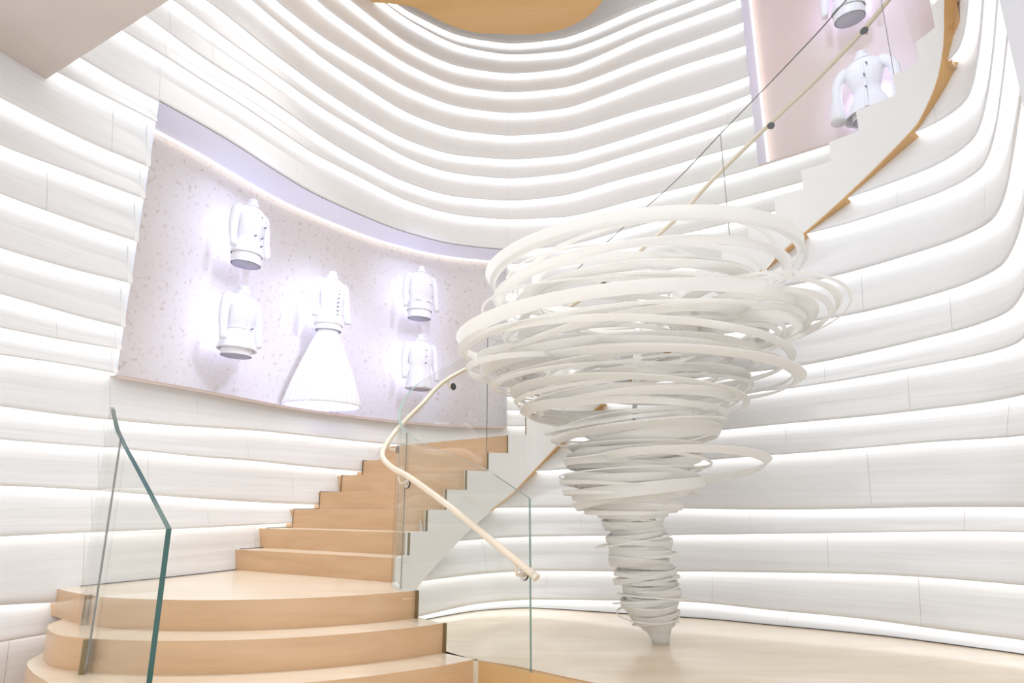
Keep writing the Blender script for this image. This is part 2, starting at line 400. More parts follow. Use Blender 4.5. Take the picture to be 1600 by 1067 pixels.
backing(C_IN, [(1.8, C_IN.L, k_(-.83), lambda q: max(-.8, brown(q) + .12)), (1.1, 1.8, k_(-.83), lambda q: IN_TOP(q) - .02)], wall_right, .05, .10)

# dark shadow joints where wood meets the banded walls
def joint(curve, a, b, zf, off, parent, w=.007, name='shadow_joint'):
    V = []; F = []; n = max(2, int((b - a) / .08))
    for k, q in enumerate(np.linspace(a, b, n + 1)):
        z = zf(q)
        for d, dz in ((off, .001), (off, .001 + w)):
            x, y = curve.at(q, d); V.append((x, y, z + dz))
        if k: F.append((2 * k - 2, 2 * k, 2 * k + 1, 2 * k - 1))
    return part(name, V, F, M['gap'], parent)

# ------------------------------------------------------------------ niches in the outer wall
def niche(name, nn, depth, back_mat, soffit_mat, led_top, led_left, label):
    a, b, z0, z1 = nn
    r = empty(name, (*C_OUT.at((a + b) / 2), z0), kind='structure'); r['label'] = label
    qs = np.linspace(a, b, 44)
    def sheet(nm, f, mat, parent=r, smooth=True):
        V = []; F = []
        for k, q in enumerate(qs):
            V += f(q)
            if k: F.append((2 * k - 2, 2 * k, 2 * k + 1, 2 * k - 1))
        return part(nm, V, F, mat, parent, smooth=smooth)
    P = lambda q, d: C_OUT.at(q, d)
    sheet('niche_back', lambda q: [(*P(q, depth), z0), (*P(q, depth), z1)], back_mat)
    sheet('niche_head', lambda q: [(*P(q, 0), z1 - .002), (*P(q, depth), z1 - .002)], soffit_mat)
    sheet('head_joint', lambda q: [(*P(q, -.004), z1 - .002), (*P(q, -.004), z1 + .003)], M['gap'])
    sheet('niche_sill', lambda q: [(*P(q, -.01), z0), (*P(q, depth), z0)], M['soffit_light'])
    sheet('sill_trim', lambda q: [(*P(q, -.006), z0 - .022), (*P(q, -.006), z0)], M['sill'])
    for q, nm in ((a, 'left_jamb'), (b, 'right_jamb')):
        V = [(*P(q, 0), z0), (*P(q, depth), z0), (*P(q, depth), z1), (*P(q, 0), z1)]
        part(nm, V, [(0, 1, 2, 3)], soffit_mat if nm == 'left_jamb' else M['smooth'], r)
    if led_top:
        sheet('cove_light', lambda q: [(*P(q, depth - .015), z1 - .012), (*P(q, depth - .04), z1 - .012)], M['led_warm'])
    if led_left:
        V = [(*P(a + .012, depth - .05), z0 + .02), (*P(a + .012, depth - .015), z0 + .02),
             (*P(a + .012, depth - .015), z1), (*P(a + .012, depth - .05), z1)]
        part('cove_light', V, [(0, 1, 2, 3)], M['led_warm'], r)
    return r
M['soffit_light'] = new_mat('warm_white_sill', (0.78, 0.73, 0.70), 0.5)
M['sill'] = new_mat('rosy_beige_sill_edge', (0.70, 0.58, 0.54), 0.5)
niche('wall_niche', N1, .45, M['cork'], M['niche_soffit'], True, False,
      'long curved display niche lined in speckled beige, holding five white garments')
niche('wall_niche', N2, .42, M['pink'], M['niche_soffit'], False, True,
      'pink lined display niche above the upper stair, at the top right')
# white edge strips standing at the left end of the long niche, one per band
r_trim = empty('trim_1', (*C_OUT.at(1.98), .9), kind='structure')
tabs = [line_fn(t) for t in OUT_LINES]
for i in range(6, 14):
    z0 = tabs[i](1.96); z1 = tabs[i + 1](1.96)
    if z1 > 3.2: z1 = 3.11
    V = []; 
    for z, d in ((z0, -.004), (z1, .075)):
        V += [(*C_OUT.at(1.955, d), z), (*C_OUT.at(1.985, d - .01), z)]
    part('edge_strip', V, [(0, 1, 3, 2)], M['smooth'], r_trim)

# ------------------------------------------------------------------ ceilings
# wood ceiling island
w_out = smooth_path([(-3.4,5.2),(-2.9,6.1),(-2.5,6.45),(-2.08,6.55),(-1.58,6.6),(-1.27,6.65),(-1.12,6.74),(-.82,6.96),(-.5,7.1),(-.17,7.13),
                     (.17,7.14),(.5,7.1),(.74,7.0),(.97,6.81),(1.11,6.55),(1.25,6.0),(1.2,5.2),(.6,4.4),(-.8,3.9),(-2.4,4.1),(-3.4,5.2)], 6)
v, f = prism([tuple(p) for p in w_out[:-1]], 6.0, 6.12)
o = part('ceiling', v, f, M['oak'], None); o['kind'] = 'structure'; o['label'] = 'honey coloured wood ceiling with a free curved edge'
cen = np.array([-.9, 5.4]); V = []; F = []
for k, p in enumerate(w_out):
    u_ = (cen - p) / np.linalg.norm(cen - p); a_ = p + u_ * .06; b_ = p + u_ * .12
    V += [(a_[0], a_[1], 6.125), (b_[0], b_[1], 6.125)]
    if k: F.append((2 * k - 2, 2 * k - 1, 2 * k + 1, 2 * k))
part('light_strip', V, F, M['led'], o)  # glowing strip added out of view to lighten the upper walls
up_c = [C_OUT.at(q, .1) for q in np.linspace(0.2, 13.4, 60)]
v, f = prism([tuple(p) for p in up_c], 6.75, 6.85)
o = part('ceiling', v, f, M['smooth'], None); o['kind'] = 'structure'; o['label'] = 'white upper ceiling above the wood ceiling'
# mezzanine slab overhead at the left
d = np.array([.863, -.505]); e0 = np.array([-3.17, 3.8]); nb = np.array([-.505, -.863])
def ep(a, b): return tuple(e0 + d * a + nb * b)
v, f = prism([ep(-.5, 0), ep(5.2, 0), ep(5.2, .68), ep(-.5, .68)], 2.85, 3.10)
o = part('ceiling', v, f, M['soffit'], None); o['kind'] = 'structure'; o['label'] = 'beige underside of the upper floor at the top left corner'
v, f = prism([ep(-.5, .68), ep(5.2, .68), ep(5.2, .70), ep(-.5, .70)], 2.845, 3.10)
o = part('trim_2', v, f, M['gap'], None); o['kind'] = 'structure'
v, f = prism([ep(-.5, .70), ep(5.2, .70), ep(5.2, 2.2), ep(-.5, 2.2)], 2.85, 3.10)
o = part('ceiling', v, f, M['smooth'], None); o['kind'] = 'structure'; o['label'] = 'white ceiling beyond the black joint at the top left corner'
# pillar at the right
v, f = prism([(2.12, 2.327), (2.26, 2.40), (3.3, 2.0), (3.1, 1.6)], -1.63, 3.6)
o = part('wall_pillar', v, f, M['pillar'], None); o['kind'] = 'structure'; o['label'] = 'plain grey pillar edge at the top right corner'

# ------------------------------------------------------------------ floors
v, f = prism([(-3.6, 1.2), (3.3, 1.2), (3.3, 4.3), (-.4, 5.2), (-3.6, 5.2)], -1.75, -1.63)
o = part('floor', v, f, M['floorwood'], None); o['kind'] = 'structure'; o['label'] = 'shop floor at the foot of the stairs'
pf = [(-.185, 3.885), (.06, 3.72), (.4, 3.42), (.95, 3.03), (1.6, 2.72), (2.35, 2.60)]
pf = [tuple(p) for p in smooth_path(pf, 6)]
poly = pf + [C_IN.at(q, .05) for q in np.linspace(7.05, 0.1, 70)] + [(-.6, 4.24)]
v, f = prism(poly, -1.63, -.83)
plat = empty('floor_platform', (1.2, 4.2, -1.63), kind='structure')
plat['label'] = 'raised pale maple platform carrying the swirling sculpture'
mi = [0 if abs(sum(v[k][2] for k in q) / len(q) + .83) < .01 else 1 for q in f]
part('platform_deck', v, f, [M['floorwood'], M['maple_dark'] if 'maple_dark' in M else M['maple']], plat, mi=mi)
joint(C_IN, 0.5, 5.9, lambda q: -.83, -.006, plat)

# ------------------------------------------------------------------ staircase
stair = empty('staircase', (-1.7, 4.2, -1.63),
              'curved maple staircase sweeping up beside the white banded walls', 'staircase')
Lp = lambda k, o=0.0: (-.6 + .193 * k - .66 * o, 4.24 - .17 * k - .75 * o)
def front_arc(k):
    R = 1.7 + .27 * k; c = (-1.72, 5.53)
    left = {0: [(-3.05,4.42),(-2.94,4.37),(-2.79,4.25),(-2.6,4.10),(-2.35,3.95)],
            1: [(-3.2,4.7),(-2.92,4.6),(-2.77,4.28),(-2.71,4.05),(-2.6,3.88),(-2.4,3.70)],
            2: [(-3.2,4.6),(-2.86,4.38),(-2.745,4.10),(-2.67,3.86),(-2.53,3.68),(-2.34,3.50)]}
    if k in left: lp = left[k]
    else:
        e = (k - 3) * .22
        lp = [(-3.2, 4.6), (-2.90, 4.38), (-2.79, 4.08 - e * .3), (-2.74, 3.80 - e * .7), (-2.62, 3.52 - e), (-2.40, 3.27 - e)]
    rp = Lp(k); a1 = math.atan2(rp[1] - c[1], rp[0] - c[0]); r1 = math.hypot(rp[0] - c[0], rp[1] - c[1])
    x0 = -2.08; a0 = math.pi + math.asin(min(1, math.sqrt(max(0, 1 - ((x0 - c[0]) / R) ** 2))))
    a0 = a0 - 2 * math.pi
    a0 = math.atan2(-math.sqrt(R * R - (x0 - c[0]) ** 2), x0 - c[0])
    arc = []
    for j in range(15):
        t = j / 14; a = a0 + (a1 - a0) * t; rr = R + (r1 - R) * t
        arc.append((c[0] + rr * math.cos(a), c[1] + rr * math.sin(a)))
    ctrl = lp + arc[::3] + ([arc[-1]] if (14 % 3) else [])
    return [tuple(p) for p in smooth_path(ctrl, 5)]
arcs = [front_arc(k) for k in range(7)]
STEP_R = .16
NOSE = .0
# landing
poly = arcs[0] + [C_IN.at(q, .022) for q in np.linspace(.05, S_IN[0] + .03, 8)] + \
       [C_OUT.at(q, .12) for q in np.linspace(S_OUT[0] + .03, 1.93, 14)]
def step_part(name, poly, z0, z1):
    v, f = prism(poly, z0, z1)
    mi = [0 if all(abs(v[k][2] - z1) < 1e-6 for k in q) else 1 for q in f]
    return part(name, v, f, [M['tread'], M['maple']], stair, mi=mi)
M['tread'] = noise_mat(new_mat('lit_maple_tread', rough=0.3, coat=0.4), 'Object', (1.0, 5.0, 1), 1.4, 6,
                       (0.80, 0.66, 0.50), (0.86, 0.75, 0.61), 0.3, 0.7, distort=0.6)  # the riser maple with bright light and sheen painted into its colour
o = step_part('landing', poly, -.67, -.51)
joint(C_OUT, 1.96, S_OUT[0], lambda q: -.51, -.004, o)
for k in range(1, 7):
    back = [(x + .0, y + .06) for x, y in arcs[k - 1]]
    s = step_part('step', arcs[k] + back[::-1], -.67 - .16 * k, -.51 - .16 * k)
for i in range(len(S_IN) - 1):
    a0, a1 = S_IN[i], S_IN[i + 1] + .03; b0, b1 = S_OUT[i], S_OUT[i + 1] + .03
    rise = .16 if LEV[i] < .6 else .1654
    io = .022 if i < 2 else .014
    inn = [C_IN.at(q, io) for q in np.linspace(a0, a1, 5)]
    out = [C_OUT.at(q, .12) for q in np.linspace(b0, b1, 7)]
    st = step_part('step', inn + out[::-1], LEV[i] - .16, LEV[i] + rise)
    x, y = C_IN.at(a0 - .004, .058); x2, y2 = C_IN.at(a0 - .004, .05); x3, y3 = C_IN.at(a0 + .01, .05); x4, y4 = C_IN.at(a0 + .01, .058)
    if i < 7:
        # dark joint up the wall end of the riser and along the tread
        zt = LEV[i] + rise
        x, y = C_OUT.at(b0 - .006, -.004); x2, y2 = C_OUT.at(b0 + .004, -.004)
        part('shadow_joint', [(x, y, LEV[i]), (x2, y2, LEV[i]), (x2, y2, zt + .006), (x, y, zt + .006)], [(0, 1, 2, 3)], M['gap'], st)
        joint(C_OUT, b0, S_OUT[i + 1], lambda q: zt, -.004, st, w=.006)

# stringer: white fascia following the stair, wood underside lip
def soff(s): return -.018 - np.interp(s, [0, 4.8, 5.2, 5.6, 6.2, 7.1], [0, 0, .005, .02, .03, .04])
V = []; F = []; mi = []
def quad(a, b, c_, d_, m=0):
    n = len(V); V.extend([a, b, c_, d_]); F.append((n, n + 1, n + 2, n + 3)); mi.append(m)
marks = [0.02] + S_IN
for i in range(len(marks) - 1):
    a, b = marks[i], marks[i + 1]; zt = level(a + .01) if i else -.505
    go = .02 if i < 3 else .012
    n = max(2, int((b - a) / .05)); qs = np.linspace(a, b, n + 1)
    for q0, q1 in zip(qs[:-1], qs[1:]):
        f0, f1 = C_IN.at(q0, soff(q0)), C_IN.at(q1, soff(q1)); g0, g1 = C_IN.at(q0, go), C_IN.at(q1, go)
        z0, z1 = brown(q0), brown(q1)
        if q0 < 1.9: z0 = min(z0, -.83) if q0 < .5 else max(z0, -.83)
        if q1 < 1.9: z1 = min(z1, -.83) if q1 < .5 else max(z1, -.83)
        quad((*f0, z0), (*f1, z1), (*f1, zt), (*f0, zt))
        quad((*g1, z1), (*g0, z0), (*g0, zt), (*g1, zt))
        quad((*f0, zt), (*f1, zt), (*g1, zt), (*g0, zt))
    if i + 1 < len(marks) - 1:
        zn = level(b + .01)
        f1 = C_IN.at(b, soff(b)); g1 = C_IN.at(b, .02 if i < 2 else .012)
        quad((*f1, zt), (*g1, zt), (*g1, zn), (*f1, zn))
f0, g0 = C_IN.at(.02, -.018), C_IN.at(.02, .06)
quad((*f0, -.83), (*g0, -.83), (*g0, -.505), (*f0, -.505))
STR = part('stringer', V, F, M['smooth'], stair)
V = []; F = []
qs = np.arange(1.7, 7.08, .05)
for k, q in enumerate(qs):
    f0 = C_IN.at(q, soff(q) - .004); g0 = C_IN.at(q, .09); z = brown(q)
    V += [(*f0, z + .012), (*f0, z - .003), (*g0, z - .003)]
    if k:
        n = 3 * k
        F += [(n - 3, n - 2, n + 1, n), (n - 2, n - 1, n + 2, n + 1)]
part('wood_underside', V, F, M['trim'], stair)
# brass slot strips at the inner end of each riser
for i in range(len(S_IN) - 1):
    rise = .16 if LEV[i] < .6 else .1654
    if i < 1 or i > 9: continue
    q = S_IN[i] - .012
    q = S_IN[i] - .008
    P0 = C_IN.at(q, soff(q) + .016); P1 = C_IN.at(q, soff(q) - .002); P2 = C_IN.at(q + .008, soff(q) - .002); P3 = C_IN.at(q + .008, soff(q) + .016)
    v, f = prism([P0, P1, P2, P3], LEV[i] + .002, LEV[i] + rise)
    part('brass_strip', v, f, M['brass'], stair)
for k in range(0, 5):
    a = Lp(k, -.012); b = Lp(k, .0); c_ = Lp(k + .08, .0); e = Lp(k + .08, -.012)
    v, f = prism([a, b, c_, e], -.67 - .16 * k, -.508 - .16 * k)
    part('brass_strip', v, f, M['brass'], stair)

# ------------------------------------------------------------------ glass balustrades
def glass_panel(parent, path, zb, zt, t, edge, e0=1, e1=1):
    """path: list of (x, y, u); zb/zt functions of u."""
    V = []; F = []; mi = []
    n = len(path)
    for i, (x, y, u) in enumerate(path):
        x0, y0, _ = path[max(0, i - 1)]; x1, y1, _ = path[min(n - 1, i + 1)]
        tx, ty = x1 - x0, y1 - y0; L = math.hypot(tx, ty); nx, ny = -ty / L * t / 2, tx / L * t / 2
        V += [(x + nx, y + ny, zb(u)), (x + nx, y + ny, zt(u)), (x - nx, y - ny, zt(u)), (x - nx, y - ny, zb(u))]
        if i:
            a, b = 4 * (i - 1), 4 * i
            for j, m in ((0, 0), (1, 1), (2, 0), (3, 0)):
                k = (j + 1) % 4
                F.append((a + j, b + j, b + k, a + k)); mi.append(m)
    F.append((0, 1, 2, 3)); mi.append(e0); e = 4 * (n - 1); F.append((e + 3, e + 2, e + 1, e)); mi.append(e1)
    o = part('glass_panel', V, F, [M['glass'], edge], parent, smooth=True, mi=mi)
    o.data.set_sharp_from_angle(angle=math.radians(35))
    return o

bal = empty('glass_balustrade', (*Lp(2), -1.0), 'clear glass balustrade along the inner edge of the curved stair, sculpture side', 'balustrade')
GT = [(-1.22,-.116),(-.60,.205),(-.02,.40),(.14,.484),(.43,.635),(.60,.77),(.84,.93),(1.23,1.162),(3.29,2.70),(3.9,3.168),(4.27,3.448),(4.6,3.691),(5.0,3.96),(5.4,4.28),(5.8,4.62),(6.3,5.05),(7.0,5.6)]
gx = [a for a, b in GT]; gz = [b for a, b in GT]
def g_top(u): return float(np.interp(u, gx, gz))
gb_x = [-1.22, -.06, .45] + S_IN[0:]; gb_z = [-1.30, -.66, -.60] + [l - .03 for l in LEV]
def g_bot(u): return float(np.interp(u, gb_x, gb_z))
def g_pt(u, off=.02):
    if u >= 0: x, y = C_IN.at(u, off); return (x, y, u)
    k = -u / .2572; x, y = Lp(k, np.interp(u, [-.25, 0], [-.012, .02])); return (x, y, u)
def g_path(a, b): return [g_pt(u) for u in np.linspace(a, b, max(3, int((b - a) / .06)))]
for a, b, e, e0, e1 in ((-1.04 + .12, .138, 'edge_pale', 1, 0), (.142, 1.668, 'edge_pale', 0, 0), (1.672, 3.898, 'seam', 0, 0), (3.902, 5.238, 'seam', 0, 0), (5.242, 7.0, 'seam', 0, 1)):
    glass_panel(bal, g_path(a, b), g_bot, g_top, .017, M[e], e0, e1)
for u in (.14, 1.67, 3.90, 5.24):
    x, y, _ = g_pt(u - .0022); x2, y2, _ = g_pt(u + .0022)
    v, f = prism([(x, y), (x2, y2), (x2 + .003, y2 + .003), (x + .003, y + .003)], g_bot(u) + .03, g_top(u) - .002)
    part('glass_joint', v, f, M['seam'], bal)
v, f = prism([Lp(1.95, -.05), Lp(6.6, -.05), Lp(6.6, -.004), Lp(1.95, -.004)], -1.63, -.835)
part('glass_channel', v, f, M['trim'], bal)
v, f = prism([Lp(1.98, -.055), Lp(2.13, -.055), Lp(2.13, .002), Lp(1.98, .002)], -1.63, -.832)
part('channel_end', v, f, M['channel'], bal)

bal2 = empty('glass_balustrade', (-2.0, 3.4, -1.0), 'low curved glass balustrade with a thick green edge at the left of the lower steps', 'balustrade')
lp = smooth_path([(-1.56,3.03),(-1.87,3.31),(-2.16,3.56),(-2.345,3.78),(-2.50,3.99),(-2.57,4.09)], 8)
ls = np.r_[0, np.cumsum(np.hypot(*np.diff(lp, axis=0).T))]
lpath = [(x, y, s_) for (x, y), s_ in zip(lp, ls)]
sj = ls[16]
l_top = lambda u: float(np.interp(u, [0, ls[8], ls[16], ls[24], ls[32], ls[-1]], [-.10, .135, .365, .49, .585, .615]))
l_bot = lambda u: float(np.interp(u, [0, ls[16], ls[32], ls[-1]], [-1.28, -.80, -.60, -.52]))
glass_panel(bal2, lpath[:17], l_bot, l_top, .024, M['edge'], 1, 0)
glass_panel(bal2, lpath[16:], l_bot, l_top, .024, M['edge'], 0, 0)
x, y, _ = lpath[16]
v, f = prism([(x - .003, y - .002), (x + .003, y + .002), (x + .007, y - .010), (x + .001, y - .014)], -.78, .362)
part('glass_joint', v, f, M['seam'], bal2)
# brass slot lining where this glass passes through the risers
for k, (x, y) in enumerate([(-2.49, 4.02), (-2.19, 3.585), (-1.93, 3.30)]):
    z1 = -.51 - .16 * k
    v, f = prism([(x - .022, y - .004), (x - .008, y - .018), (x + .018, y - .02), (x + .012, y + .02), (x - .015, y + .02)], z1 - .16, z1 + .002)
    part('brass_slot', v, f, M['brass'], bal2)

# ------------------------------------------------------------------ handrail
rail = empty('handrail', (.1, 3.5, -.4), 'slim cream handrail on round brackets, fixed to the inner glass and climbing with the stair', 'handrail')
def ro(u, z, off=.115): x, y = C_IN.at(u, off); return (x, y, z)
RP = [(.115,3.47,-.345),(-.13,3.675,-.17),(-.37,3.875,.0),(-.64,4.14,.17),(-.80,4.33,.25),(-.91,4.56,.34),(-.93,4.80,.45),(-.88,5.02,.60),
      ro(1.02,.80),ro(1.35,1.09),ro(2.0,1.50),ro(2.7,1.98),ro(3.42,2.50),ro(3.75,2.79),ro(4.32,3.20),ro(4.8,3.52),ro(5.23,3.81),ro(5.6,4.10),ro(6.0,4.42),ro(6.5,4.82),ro(6.95,5.2)]
rp = smooth_path(RP, 6)
v, f = tube_mesh('rail', [tuple(p) for p in rp], .019, 12)
part('rail', v, f, M['rail'], rail, smooth=True)
v, f = tube_mesh('rail_end', [tuple(rp[0] + np.array([.012, -.01, -.012])), tuple(rp[0])], .0215, 12)
part('rail_end', v, f, M['channel'], rail)
rs = np.r_[0, np.cumsum(np.linalg.norm(np.diff(rp, axis=0), axis=1))]
def rail_at(x_target=None, s_=None):
    return np.array([np.interp(s_, rs, rp[:, k]) for k in range(3)])
def nearest_curve(p):
    best = min(range(len(C_IN.p)), key=lambda k: (C_IN.p[k][0] - p[0]) ** 2 + (C_IN.p[k][1] - p[1]) ** 2)
    return C_IN.s[best]
for s_ in (.14, 1.28, 2.0, 2.95, 3.9, 4.8, 5.75, 6.75, 7.7):
    p = rail_at(s_=s_)
    if p[0] > -.6 and p[1] < 4.24: n = np.array([.66, .75]); t = np.array([-.75, .66])
    else:
        u = nearest_curve(p); a = np.array(C_IN.at(u, 0)); b = np.array(C_IN.at(u, 1)); n = -(b - a); t = np.array([-n[1], n[0]])
    gl = p[:2] + n * .070
    zc = p[2] - .075
    def disc(r0, d0, d1):
        V = []; F = []; N = 20
        for d_ in (d0, d1):
            for k in range(N):
                q = 2 * math.pi * k / N
                h = math.cos(q) * r0
                V.append((gl[0] + t[0] * h + n[0] * d_, gl[1] + t[1] * h + n[1] * d_, zc + math.sin(q) * r0))
        for k in range(N): F.append((k, (k + 1) % N, N + (k + 1) % N, N + k))
        F.append(tuple(range(N))); F.append(tuple(range(2 * N - 1, N - 1, -1)))
        return V, F
    v, f = disc(.027, -.012, -.006); br = part('bracket', *tube_mesh('b', [(p[0], p[1], p[2] - .015), (p[0], p[1], p[2] - .05),
              (p[0] + n[0] * .012, p[1] + n[1] * .012, zc + .002), (gl[0] - n[0] * .012, gl[1] - n[1] * .012, zc)], [.006, .007, .009, .012], 8),
              M['rail'], rail, smooth=True)
    part('bracket_disc', v, f, M['chrome'], br)
    v, f = disc(.031, -.006, .0); part('gasket', v, f, M['rubber'], br)

# ------------------------------------------------------------------ garments in the niches
def local(name, v, f, mat, parent, smooth=True, mi=None):
    return link(name, mesh(name, v, f, mi), mat, parent, smooth=smooth)

def loft(rings, n=28, mod=None, cap0=False, cap1=True, power=1.0):
    V = []; F = []
    for i, (z, rx, ry, cx, cy) in enumerate(rings):
        for k in range(n):
            q = 2 * math.pi * k / n; m = mod(q, i, z) if mod else 1
            cx_, sx_ = math.cos(q), math.sin(q)
            cx_ = math.copysign(abs(cx_) ** power, cx_); sx_ = math.copysign(abs(sx_) ** power, sx_)
            V.append((cx + rx * cx_ * m, cy + ry * sx_ * m, z))
    for i in range(len(rings) - 1):
        for k in range(n): F.append((i * n + k, i * n + (k + 1) % n, (i + 1) * n + (k + 1) % n, (i + 1) * n + k))
    if cap0: F.append(tuple(range(n))[::-1])
    if cap1: F.append(tuple((len(rings) - 1) * n + k for k in range(n)))
    return V, F

def interp_rings(R, k=4):
    P = smooth_path(R, k); return [tuple(p) for p in P]

def garment(name, cat, s, off, zb, label, hem=.10, flare=0.0, waist=.118, sleeve=.40, cuff=.030, buttons=(), belt=False,
            scale=1.0, pockets=False, gown=False, group='white garments on busts in the long niche', sl_out=.200, collar=.05):
    x, y = C_OUT.at(s, off); a = np.array(C_OUT.at(s, 0)); b = np.array(C_OUT.at(s, 1)); n = -(b - a)
    e = empty(name, (x, y, zb), label, cat, group, rz=math.atan2(n[1], n[0]) + math.pi / 2)
    e.scale = (scale, scale, scale)
    base = .80 if gown else 0.0
    # bust: torso under the cloth, neck, round base
    v, f = loft(interp_rings([(base + .0, .142, .118, 0, 0), (base + .085, .142, .118, 0, 0), (base + .25, .105, .085, 0, 0),
                              (base + .40, .135, .10, 0, 0), (base + .52, .15, .085, 0, 0), (base + .565, .07, .06, 0, .005),
                              (base + .60, .043, .045, 0, 0), (base + .655, .045, .047, 0, -.004)], 3), 28)
    bust = local('bust', v, f, M['bust'], e)
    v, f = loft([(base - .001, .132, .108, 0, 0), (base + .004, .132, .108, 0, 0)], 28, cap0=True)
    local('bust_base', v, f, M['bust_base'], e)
    # bodice / jacket shell
    h = base + hem
    v, f = loft(interp_rings([(h, .156 + flare, .130 + flare * .8, 0, 0), (h + .06, .148 + flare * .6, .122 + flare * .5, 0, 0),
                              (base + .25, waist, .088, 0, -.004), (base + .33, waist + .018, .100, 0, -.008), (base + .42, .146, .112, 0, -.010),
                              (base + .50, .158, .102, 0, 0), (base + .545, .13, .085, 0, 0), (base + .575, .07, .062, 0, .004),
                              (base + .60, .052, .052, 0, 0)], 4), 36,
                mod=lambda q, i, z: 1 + .012 * math.sin(9 * q + z * 14) + (.02 * math.sin(14 * q) if z < base + .2 else 0), cap1=False)
    jk = local('jacket', v, f, M['fabric'], e)
    md = jk.modifiers.new('thickness', 'SOLIDIFY'); md.thickness = .006
    # front placket and collar
    v, f = loft([(h + .01, .016, .006, .01, -.130 - flare * .75), (base + .25, .014, .006, .01, -.094), (base + .42, .014, .006, .01, -.124), (base + .52, .012, .006, .01, -.102)], 8)
    local('placket', v, f, M['fabric'], jk)
    v, f = loft([(base + .575, .068, .066, 0, 0), (base + .60, .060, .060, 0, -.004), (base + .60 + collar * .3, .054, .054, 0, -.004)], 20, cap1=False)
    cl = local('collar', v, f, M['fabric'], jk); md = cl.modifiers.new('thickness', 'SOLIDIFY'); md.thickness = .005
    for sx in (-1, 1):
        zs = base + .515
        pts = [(sx * .125, 0, zs + .012), (sx * .165, 0, zs - .01), (sx * (sl_out - .012), -.004, zs - .10), (sx * sl_out, -.012, zs - .22),
               (sx * (sl_out + .004), -.03, zs - .31), (sx * (sl_out + .008), -.045, zs - sleeve)]
        rr = [.036, .047, .044, .040, (cuff + .038) / 2, cuff]
        P = smooth_path([p + (r_,) for p, r_ in zip(pts, rr)], 4)
        v, f = tube_mesh('sleeve', [tuple(p[:3]) for p in P], [float(p[3]) for p in P], 16)
        local('sleeve', v, f, M['fabric'], e)
    for bxx, bzz in buttons:
        yb = -.118 - flare * .3
        v = []; f = []
        v, f = tube_mesh('button', [(bxx, yb - .012, base + bzz), (bxx, yb + .012, base + bzz)], .0075, 10)
        local('button', v, f, M['button'], jk)
    if belt:
        v, f = loft([(base + .235, waist + .006, .094, 0, -.004), (base + .262, waist + .006, .094, 0, -.004)], 32, cap1=False)
        bl = local('belt', v, f, M['fabric'], e); md = bl.modifiers.new('thickness', 'SOLIDIFY'); md.thickness = .004
    if pockets:
        for px, pz in ((-.07, .20), (.07, .20), (.07, .42)):
            v, f = prism([(px - .035, -.118), (px + .035, -.118), (px + .035, -.098), (px - .035, -.098)], base + pz, base + pz + .018)
            local('pocket_flap', v, f, M['fabric'], jk, smooth=False)
    if gown:
        v, f = loft(interp_rings([(0, .40, .36, 0, 0), (.10, .372, .335, 0, 0), (.35, .290, .26, 0, 0), (.60, .195, .17, 0, 0), (.74, .135, .115, 0, 0), (.79, .112, .094, 0, 0)], 4),
                    192, mod=lambda q, i, z: 1 + (.030 * math.sin(36 * q) + .012 * math.sin(5 * q + 1)) * min(1, max(0, (.80 - z) / .6)), cap1=False)
        sk = local('skirt', v, f, M['fabric'], e); md = sk.modifiers.new('thickness', 'SOLIDIFY'); md.thickness = .006
        v, f = loft([(.775, .114, .096, 0, 0), (.812, .112, .094, 0, 0)], 32, cap1=False)
        local('waistband', v, f, M['fabric'], sk)
    # wall bracket that carries the bust
    v, f = tube_mesh('wall_bracket', [(0, .08, base + .35), (0, .235, base + .35)], .012, 10)
    local('wall_bracket', v, f, M['bust'], e)
    return e

def s_of(x, y, off=.20):
    return min(np.arange(1, 13, .01), key=lambda s: math.hypot(C_OUT.at(s, off)[0] - x, C_OUT.at(s, off)[1] - y))
g2 = 'white garments on busts in the pink niche'
garment('display_jacket', 'jacket', 3.15, .20, 2.17, 'white open jacket with scattered buttons, highest garment at the left of the long niche',
        buttons=((-.03, .26), (.05, .26), (.075, .38), (.05, .18), (.02, .46)), hem=.09)
garment('display_jacket', 'jacket', 3.155, .20, 1.30, 'white jacket with belted waist and flared peplum, below the highest garment',
        buttons=((.03, .245),), belt=True, flare=.03, hem=.055)
garment('display_gown', 'gown', 4.17, .20, .985, 'full length white gown with a buttoned bodice and wide pleated skirt',
        buttons=tuple((.015, .16 + .045 * i) for i in range(7)), gown=True, hem=.06, scale=1.0, group='white garments on busts in the long niche')
garment('display_jacket', 'jacket', 5.29, .20, 2.165, 'white boxy jacket with flap pockets, upper one right of the gown',
        waist=.140, pockets=True, hem=.09)
garment('display_jacket', 'jacket', 5.315, .20, 1.31, 'white jacket with three dark buttons, lower one right of the gown',
        waist=.134, buttons=((.02, .30), (.02, .375), (.02, .45)), hem=.01, flare=.01)
garment('display_jacket', 'jacket', s_of(3.55, 5.58), .20, 3.70, 'white nipped-waist jacket with wide sleeves in the pink niche at top right',
        waist=.105, flare=.05, hem=.03, cuff=.062, sleeve=.47, sl_out=.235, scale=1.16, buttons=((.05, .46), (.02, .36), (.02, .24)), group=g2)
garment('display_jacket', 'jacket', s_of(3.50, 5.60), .20, 4.90, 'white garment in the pink niche, cut off by the top picture edge',
        hem=.10, scale=1.05, group=g2)

